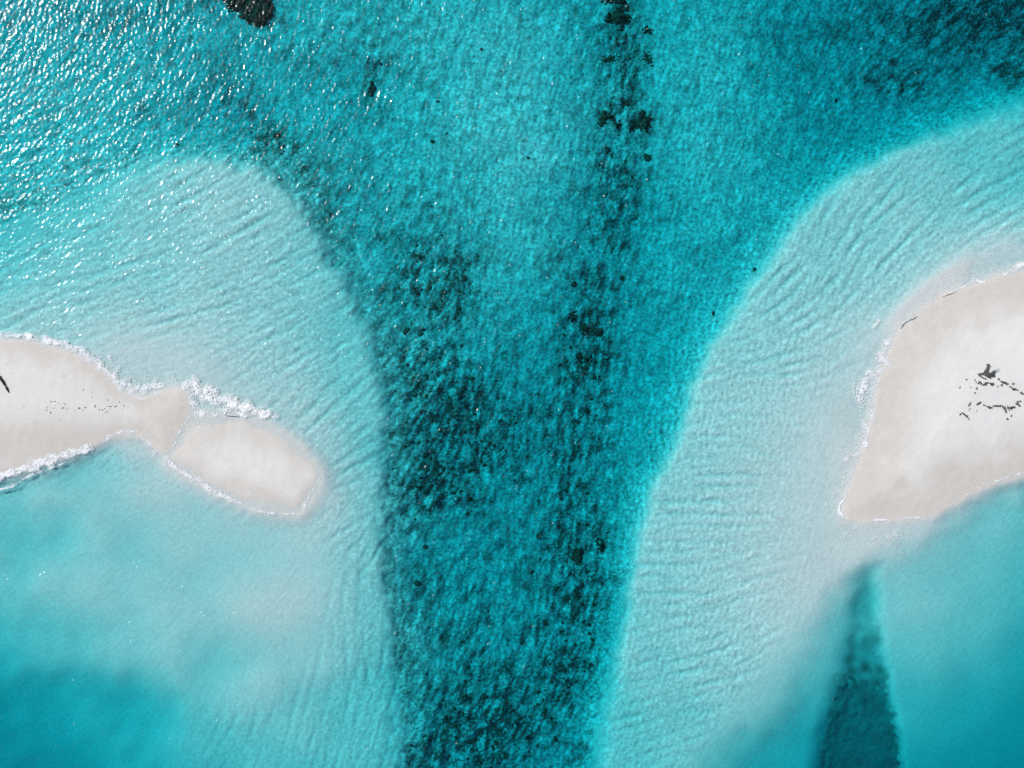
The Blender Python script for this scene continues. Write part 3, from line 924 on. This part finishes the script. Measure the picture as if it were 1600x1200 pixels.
foam([(-30, 519), (0, 523), (40, 526), (80, 533), (115, 546), (150, 568), (175, 590), (198, 606), (222, 607), (245, 604), (268, 604)], [5, 7, 8, 11, 12, 12, 9, 6], 0.72,
     'long white surf edging the top side of the left sandbank')
foam([(280, 603), (300, 606), (320, 615), (345, 626), (372, 636), (400, 643), (436, 650)], [8, 16, 20, 20, 17, 14, 9], 0.85,
     'widest white breaker rolling over the neck of the left spit', height=0.25)
foam([(296, 618), (303, 634), (315, 645), (335, 648), (356, 650)], [7, 13, 12, 7], 0.5, 'lacy wash trailing below the widest breaker', height=0.06)
foam([(-30, 753), (0, 744), (40, 731), (80, 718), (115, 706), (146, 698)], [7, 9, 10, 9, 6], 0.95, 'dense white shore break under the lower side of the left sandbank', height=0.22)
foam([(-20, 768), (15, 761), (45, 744), (75, 733), (105, 722)], [2, 3, 2.5, 1.5], 0.55, 'thin broken foam line just seaward of the dense shore break')
foam([(160, 692), (172, 682), (190, 677), (208, 674), (224, 680), (236, 694), (247, 710)], [3, 5, 7, 7, 5], 0.55, 'scalloped lacy foam in the notch below the left sandbank')
foam([(257, 707), (265, 722), (285, 738), (310, 752), (335, 768), (360, 780), (382, 788)], [4.5, 6.5, 6, 7.5, 7, 5], 0.72, 'white foam along the lower left edge of the spit')
foam([(392, 795), (415, 801), (440, 803), (474, 803)], [1.8, 3.2, 2.4, 1.8], 0.62, 'thin foam line along the bottom edge of the spit')
foam([(299, 648), (293, 656), (288, 663), (282, 671), (278, 680), (275, 690), (270, 698), (266, 706)], [1.6, 1.8, 1.5], 0.62, 'thin white swash line crossing the neck of the spit', height=0.005)
foam([(304, 645), (309, 658), (314, 672)], [1.4, 0.9], 1.0, 'short white swash streak on the spit below the breaker', height=0.03)
foam([(203, 613), (214, 621), (226, 623), (238, 620), (246, 612)], [1.5, 1.5], 0.7, 'curved swash line around a wet scallop of the left sandbank', height=0.03)
foam([(474, 800), (477, 788), (484, 776), (493, 760), (502, 744)], [3.4, 3.0, 1.6, 1.4], 0.58, 'thin bright foam line at the tip of the spit', height=0.01)
foam([(383, 774), (395, 768), (406, 761)], [1.5, 1.5], 0.5, 'faint swash streak inside the bottom of the spit', height=0.03)
foam([(1396, 524), (1384, 540), (1378, 556), (1381, 568), (1372, 582), (1356, 594), (1346, 606), (1343, 622), (1352, 640)], [5, 8, 11, 14, 14, 13, 12, 10], 0.72,
     'lacy white surf on the upper left side of the right sandbank')
foam([(1364, 636), (1361, 655), (1357, 668), (1350, 690), (1346, 706), (1332, 715), (1318, 718)], [7, 10, 11, 10, 8, 5], 0.6, 'wispy foam halfway down the left side of the right sandbank')
foam([(1323, 766), (1320, 778), (1313, 788), (1311, 798), (1317, 806), (1328, 812)], [1.3, 2.4, 1.6, 3.5, 2], 1.1, 'bright foam hook at the lower left corner of the right sandbank')
foam([(1360, 813), (1385, 812), (1410, 811), (1432, 809), (1452, 811)], [1.6, 2.6, 2.4, 2.2], 0.7, 'straight thin foam line below the right sandbank')
foam([(1502, 779), (1520, 767), (1545, 756), (1575, 746), (1610, 735)], [1.6, 3.2, 3.0, 3.0], 0.7, 'thin curving foam line where the right sandbank meets the blue pool')
foam([(1566, 431), (1580, 423), (1592, 415), (1620, 408)], [4, 7, 8, 7], 0.65, 'small white breaker at the right edge of the photo')
foam([(1466, 465), (1488, 456), (1510, 446), (1522, 438), (1522, 428), (1520, 420)], [0.9, 1.2, 1.6, 1.4], 0.85, 'thin hooked foam line on top of the right sandbank', height=0.05)
foam([(1524, 438), (1534, 441), (1542, 441)], [2.2, 2.2], 0.9, 'little foam splash beside the hooked foam line', height=0.08)
foam([(1364, 514), (1370, 505), (1375, 499)], [4.0, 3.6], 0.62, 'lone foam dab in the shallows above the right sandbank', height=0.04)
foam([(1440, 488), (1412, 506), (1394, 526), (1382, 552), (1371, 580), (1362, 612), (1358, 645), (1352, 675), (1344, 700), (1334, 732), (1322, 764)], [5, 8, 9, 11, 11, 10, 9, 9, 8, 7, 5], 0.40,
     'broad soft wash along the whole left side of the right sandbank', height=0.02)
foam([(1330, 690), (1322, 730), (1312, 765), (1300, 800), (1318, 826), (1360, 838), (1420, 832)], [10, 12, 12, 12, 12, 10], 0.17,
     'milky wash around the lower left corner of the right sandbank', height=0.01)
foam([(1440, 478), (1470, 452), (1500, 432), (1530, 424), (1560, 424)], [10, 13, 12, 9], 0.2, 'milky wash over the top edge of the right sandbank', height=0.01)
foam([(140, 548), (175, 572), (205, 592), (240, 592), (275, 590)], [9, 13, 13, 9], 0.2, 'milky wash seaward of the surf on the left sandbank', height=0.01)
foam([(290, 690), (312, 668), (345, 668), (380, 676)], [10, 14, 12, 8], 0.12, 'faint film of spent foam over the upper part of the spit', height=0.01)
foam([(1404, 516), (1416, 506), (1436, 493), (1452, 484)], [6, 8, 6], 0.36, 'pale swash foam behind the dark shade strip on the right sandbank', height=0.04)

# ------------------------------------------------------------------ driftwood, seaweed, swash-edge shade strips
def tube(points, radii, sides=7, seed=0):
    """tapered knobbly limb through 3-D points"""
    r = random.Random(seed)
    p = spline(np.column_stack([np.array(points, float), np.array(radii, float)]), 0.18)
    co, f = [], []
    for i in range(len(p)):
        a = p[max(i - 1, 0), :3]
        b = p[min(i + 1, len(p) - 1), :3]
        d = Vector(b - a).normalized()
        s_ = d.orthogonal().normalized()
        t_ = d.cross(s_)
        for k in range(sides):
            an = 2 * math.pi * k / sides
            rad = p[i, 3] * r.uniform(.78, 1.22)
            v = Vector(p[i, :3]) + (s_ * math.cos(an) + t_ * math.sin(an)) * rad
            co.append(tuple(v))
    n_ = len(p)
    for i in range(n_ - 1):
        for k in range(sides):
            k2 = (k + 1) % sides
            f.append((i * sides + k, i * sides + k2, (i + 1) * sides + k2, (i + 1) * sides + k))
    f.append(tuple(range(sides))[::-1])
    f.append(tuple((n_ - 1) * sides + k for k in range(sides)))
    me = bpy.data.meshes.new('limb')
    me.from_pydata(co, [], f)
    for pl in me.polygons:
        pl.use_smooth = len(pl.vertices) == 4
    return me

def limb(pix, lift, radii, seed=0, origin=(0, 0, 0)):
    pts = []
    for (a, b), h in zip(pix, lift):
        x, y, z = drop(a, b)
        pts.append((x - origin[0], y - origin[1], z + h - origin[2]))
    return tube(pts, [r_ * 0.85 for r_ in radii], seed=seed)

# washed-up tree stump on the right sandbank
org = drop(1541, 584)
root = bpy.data.objects.new('driftwood_stump', None)
root.location = org
root['label'] = 'grey driftwood stump with spread roots, above the debris arc on the right sandbank'
root['category'] = 'driftwood'
col.objects.link(root)
def part(name, me, mat):
    o = link(name, me, mat)
    o.parent = root
    return o
part('trunk', limb([(1537.5, 583.5), (1539, 579), (1540.5, 574), (1540.8, 569.5)], [.25, .4, .55, .6], [.30, .24, .20, .24], 1, org), M_wood)
part('branch', limb([(1540.4, 570), (1543, 569.6), (1545, 570.8)], [.6, .6, .5], [.20, .14, .05], 2, org), M_wood)
part('branch', limb([(1538, 583.5), (1532.5, 583.6), (1526.5, 584.6)], [.28, .35, .3], [.2, .13, .09], 3, org), M_wood)
part('branch', limb([(1526.5, 584.4), (1531, 587.6), (1536, 590.6), (1541, 592.6)], [.3, .25, .2, .12], [.09, .10, .10, .07], 4, org), M_wood)
part('root', limb([(1537, 583.2), (1540.5, 586), (1544, 589.2)], [.3, .32, .15], [.26, .24, .12], 5, org), M_wood)
part('root', limb([(1538, 583.6), (1543, 584), (1548.5, 583), (1553.5, 579.6)], [.25, .3, .4, .35], [.22, .26, .22, .12], 6, org), M_wood)
part('root', limb([(1543.5, 588.6), (1546.5, 585.6), (1549, 582.5)], [.15, .22, .3], [.2, .26, .2], 7, org), M_wood)
part('branch', limb([(1550, 581), (1554.5, 578.4), (1559, 576.2)], [.4, .5, .55], [.13, .07, .03], 8, org), M_wood)
part('branch', limb([(1549.5, 580.5), (1552.5, 579.8), (1553.6, 581.6)], [.3, .3, .15], [.13, .11, .08], 9, org), M_wood)

org2 = drop(1508, 649)
root = bpy.data.objects.new('driftwood_stick', None)
root.location = org2
root['label'] = 'lone forked driftwood stick lying below left of the debris arc'
root['category'] = 'driftwood'
col.objects.link(root)
part('stem', limb([(1503, 644.4), (1507, 648), (1511, 651.6), (1515, 656)], [.09, .1, .1, .07], [.11, .13, .10, .05], 11, org2), M_wood_dark)
part('twig', limb([(1509, 650), (1511, 649.4), (1512.2, 648.8)], [.1, .14, .16], [.07, .05, .03], 12, org2), M_wood_dark)

org3 = drop(3, 598)
root = bpy.data.objects.new('driftwood_branch', None)
root.location = org3
root['label'] = 'bent black driftwood branch at the left edge of the photo on the sand'
root['category'] = 'driftwood'
col.objects.link(root)
part('stem', limb([(-8, 582), (-2, 587), (3.5, 594), (7, 600), (9.5, 603.5)], [.15, .2, .2, .15, .1], [.16, .20, .22, .18, .14], 13, org3), M_wood_dark)
part('stem', limb([(9.8, 604.4), (11.5, 608), (14.6, 614)], [.1, .13, .06], [.17, .19, .05], 14, org3), M_wood_dark)

logs = [((1512.4, 634.5), (1517, 628.4), .11, 'short stick leaning up right at the lower left end of the debris arc'),
        ((1513.6, 641.5), (1515.6, 636.8), .06, 'thin twig just below the short leaning stick'),
        ((1525, 632), (1532.6, 628.2), .16, 'stubby driftwood piece at the left end of the lower debris line'),
        ((1565, 634), (1571.5, 644), .20, 'thickest driftwood log slanting down from the lower debris line'),
        ((1586.5, 630.4), (1593.5, 635), .16, 'driftwood log slanting down at the right end of the lower debris line'),
        ((1541, 635), (1550, 637.4), .13, 'low driftwood piece in the left half of the lower debris line'),
        ((1551, 634), (1563, 634.8), .14, 'level driftwood piece in the middle of the lower debris line'),
        ((1574, 638), (1583.5, 635.5), .12, 'driftwood piece right of the thickest log'),
        ((1563, 595.6), (1575, 600.4), .12, 'driftwood piece slanting along the upper right debris line'),
        ((1580, 606), (1590, 610.4), .11, 'driftwood piece near the right end of the upper debris line')]
for i, (a, b, rd, lab) in enumerate(logs):
    m_ = ((a[0] + b[0]) / 2 + .6, (a[1] + b[1]) / 2 - .5)
    og = drop(*m_)
    o = link('driftwood_log', limb([a, m_, b], [rd * .7, rd * .9, rd * .6], [rd * .8, rd, rd * .7], 30 + i, og), M_wood,
             label=lab, category='driftwood', group='driftwood in the debris arc')
    o.location = og

def weed_mesh(name, seed):
    """crumpled scrap of dried weed: a lumpy tangle with stray blades"""
    r = random.Random(seed)
    co, f = [], []
    for k in range(9):
        a = r.uniform(0, 6.28)
        L = r.uniform(.5, 1.15)
        w = r.uniform(.12, .27)
        prev = None
        cx, cy = r.uniform(-.35, .35), r.uniform(-.35, .35)
        for s_ in range(4):
            t_ = s_ / 3 - .5
            x = cx + math.cos(a + .5 * t_) * t_ * L
            y = cy + math.sin(a + .5 * t_) * t_ * L
            z = .12 + .35 * (0.25 - t_ * t_) * 4 * r.uniform(.5, 1)
            nx_, ny_ = -math.sin(a) * w * .5, math.cos(a) * w * .5
            b = len(co)
            co += [(x + nx_, y + ny_, z), (x - nx_, y - ny_, z), (x, y, z + .16)]
            if prev is not None:
                for i in range(3):
                    j = (i + 1) % 3
                    f.append((prev + i, prev + j, b + j, b + i))
            else:
                f.append((b, b + 1, b + 2))
            prev = b
        f.append((prev + 2, prev + 1, prev))
    me = bpy.data.meshes.new(name)
    me.from_pydata(co, [], f)
    me.materials.append(M_weed)
    return me
weeds = [weed_mesh('seaweed_scrap', 300 + k) for k in range(6)]
left_bits = [(100, 587.5), (79.5, 627.5), (84, 627), (86.5, 627.5), (91.5, 630), (86, 634), (74, 637), (72, 641), (79, 645), (84, 638), (100, 630),
             (101.5, 632), (97, 638), (99, 637), (105, 638), (124, 637.5), (128, 640), (129.5, 641), (133, 637), (148.5, 634), (149, 636.5),
             (143.5, 613), (130, 609), (144.5, 620.5), (168.5, 625), (166.5, 635), (171, 635.5), (173.5, 635), (179, 635.5), (181.5, 635), (187, 628),
             (190.5, 639), (194, 634), (200, 637), (161, 641.5), (164, 638.5), (171.5, 639.5), (164, 644.5), (167.5, 643.5), (155.5, 640), (37, 635.5),
             (20, 576), (94, 656), (160, 640), (123, 638)]
right_bits = [(1523, 594), (1525, 597), (1528, 599), (1530, 597), (1532, 598), (1533, 600), (1537, 601), (1540, 600), (1541, 598), (1544, 598), (1547, 599), (1549.5, 600.5), (1551, 601),
              (1560, 592), (1561.5, 593), (1564, 596), (1567, 598), (1570, 599.5), (1572, 598), (1573, 601), (1575, 600), (1559, 604), (1565, 602), (1578, 604), (1580, 605),
              (1583, 608), (1585, 609), (1587, 607), (1590, 610), (1596, 614), (1599, 615.5), (1583, 599.5), (1510, 593), (1500, 605), (1517, 605),
              (1526, 607), (1523, 614), (1537, 633), (1539.5, 634), (1545, 637), (1548, 637.5), (1552, 634), (1556, 634), (1560, 635), (1563, 633.5), (1572, 644),
              (1575, 637), (1578, 637.5), (1581, 638.5), (1585, 636.5), (1594, 627), (1580, 649.5), (1574, 655), (1550, 588.5), (1547.5, 591), (1553, 588), (1526, 642.5), (1500.5, 647),
              (1577, 641), (1570, 636), (1574, 634), (1590, 628)]
def left_label(a, b):
    if not 625 <= b <= 646 or a < 60:
        return 'stray dark scrap of seaweed lying apart on the left sandbank'
    if a < 110:
        return 'tiny dark scrap of seaweed in the left cluster of specks'
    if a < 152:
        return 'tiny dark scrap of seaweed in the sparse middle specks'
    return 'tiny dark scrap of seaweed in the right cluster of specks on the left sandbank'
def right_label(a, b):
    if a < 1520 or b > 645 or 605 < b < 620 and a < 1540:
        return 'stray dark scrap of seaweed beside the debris arc'
    if b > 622:
        return 'dark scrap of seaweed in the lower debris line'
    if a < 1556:
        return 'dark scrap of seaweed just below the driftwood stump'
    return 'dark scrap of seaweed in the upper right debris line'
def scatter(bits, lab, grp, lo, hi):
    for a, b in bits:
        x, y, z = drop(a, b)
        s_ = rr.uniform(lo, hi)
        o = link('seaweed_scrap', weeds[rr.randrange(6)], None, label=lab(a, b), category='seaweed', group=grp)
        o.location = (x, y, z - 0.02)
        o.rotation_euler = (0, 0, rr.uniform(0, 6.28))
        o.scale = (s_ * rr.uniform(.8, 1.4), s_ * rr.uniform(.7, 1.1), s_)
scatter(left_bits, left_label, 'seaweed scraps on the left sandbank', .10, .20)
scatter(right_bits, right_label, 'seaweed scraps on the right sandbank', .16, .34)

shade_strips = [([(1407, 514), (1412, 507), (1420, 501), (1427, 498.5), (1434, 494)], .075, 'thicker dark strip standing in for shade along the lower swash edge of the right sandbank'),
           ([(1472, 464), (1480, 461), (1488, 458.5), (1496, 455)], .05, 'dark strip standing in for shade along the upper swash edge of the right sandbank'),
           ([(352, 649.5), (362, 650.5), (374, 651), (392, 652.5)], .05, 'dark strip standing in for shade under the widest breaker on the left spit'),]
for i, (ln, rd, lab) in enumerate(shade_strips):  # thin dark tubes drawn as the shade under the swash lip, not seaweed
    pts_ = []
    for a, b in ln:
        x, y, z = drop(a, b)
        pts_.append((x, y, max(z, 0.0) + 0.05))
    og = pts_[0]
    me = tube([(p_[0] - og[0], p_[1] - og[1], p_[2] - og[2]) for p_ in pts_], [rd * .15] + [rd * (1 if k % 2 == 0 else .6) for k in range(len(pts_) - 2)] + [rd * .15], sides=5, seed=80 + i)
    o = link('swash_shade_strip', me, M_weed, label=lab, category='seaweed', group='dark shade strips along the swash')
    o.location = og
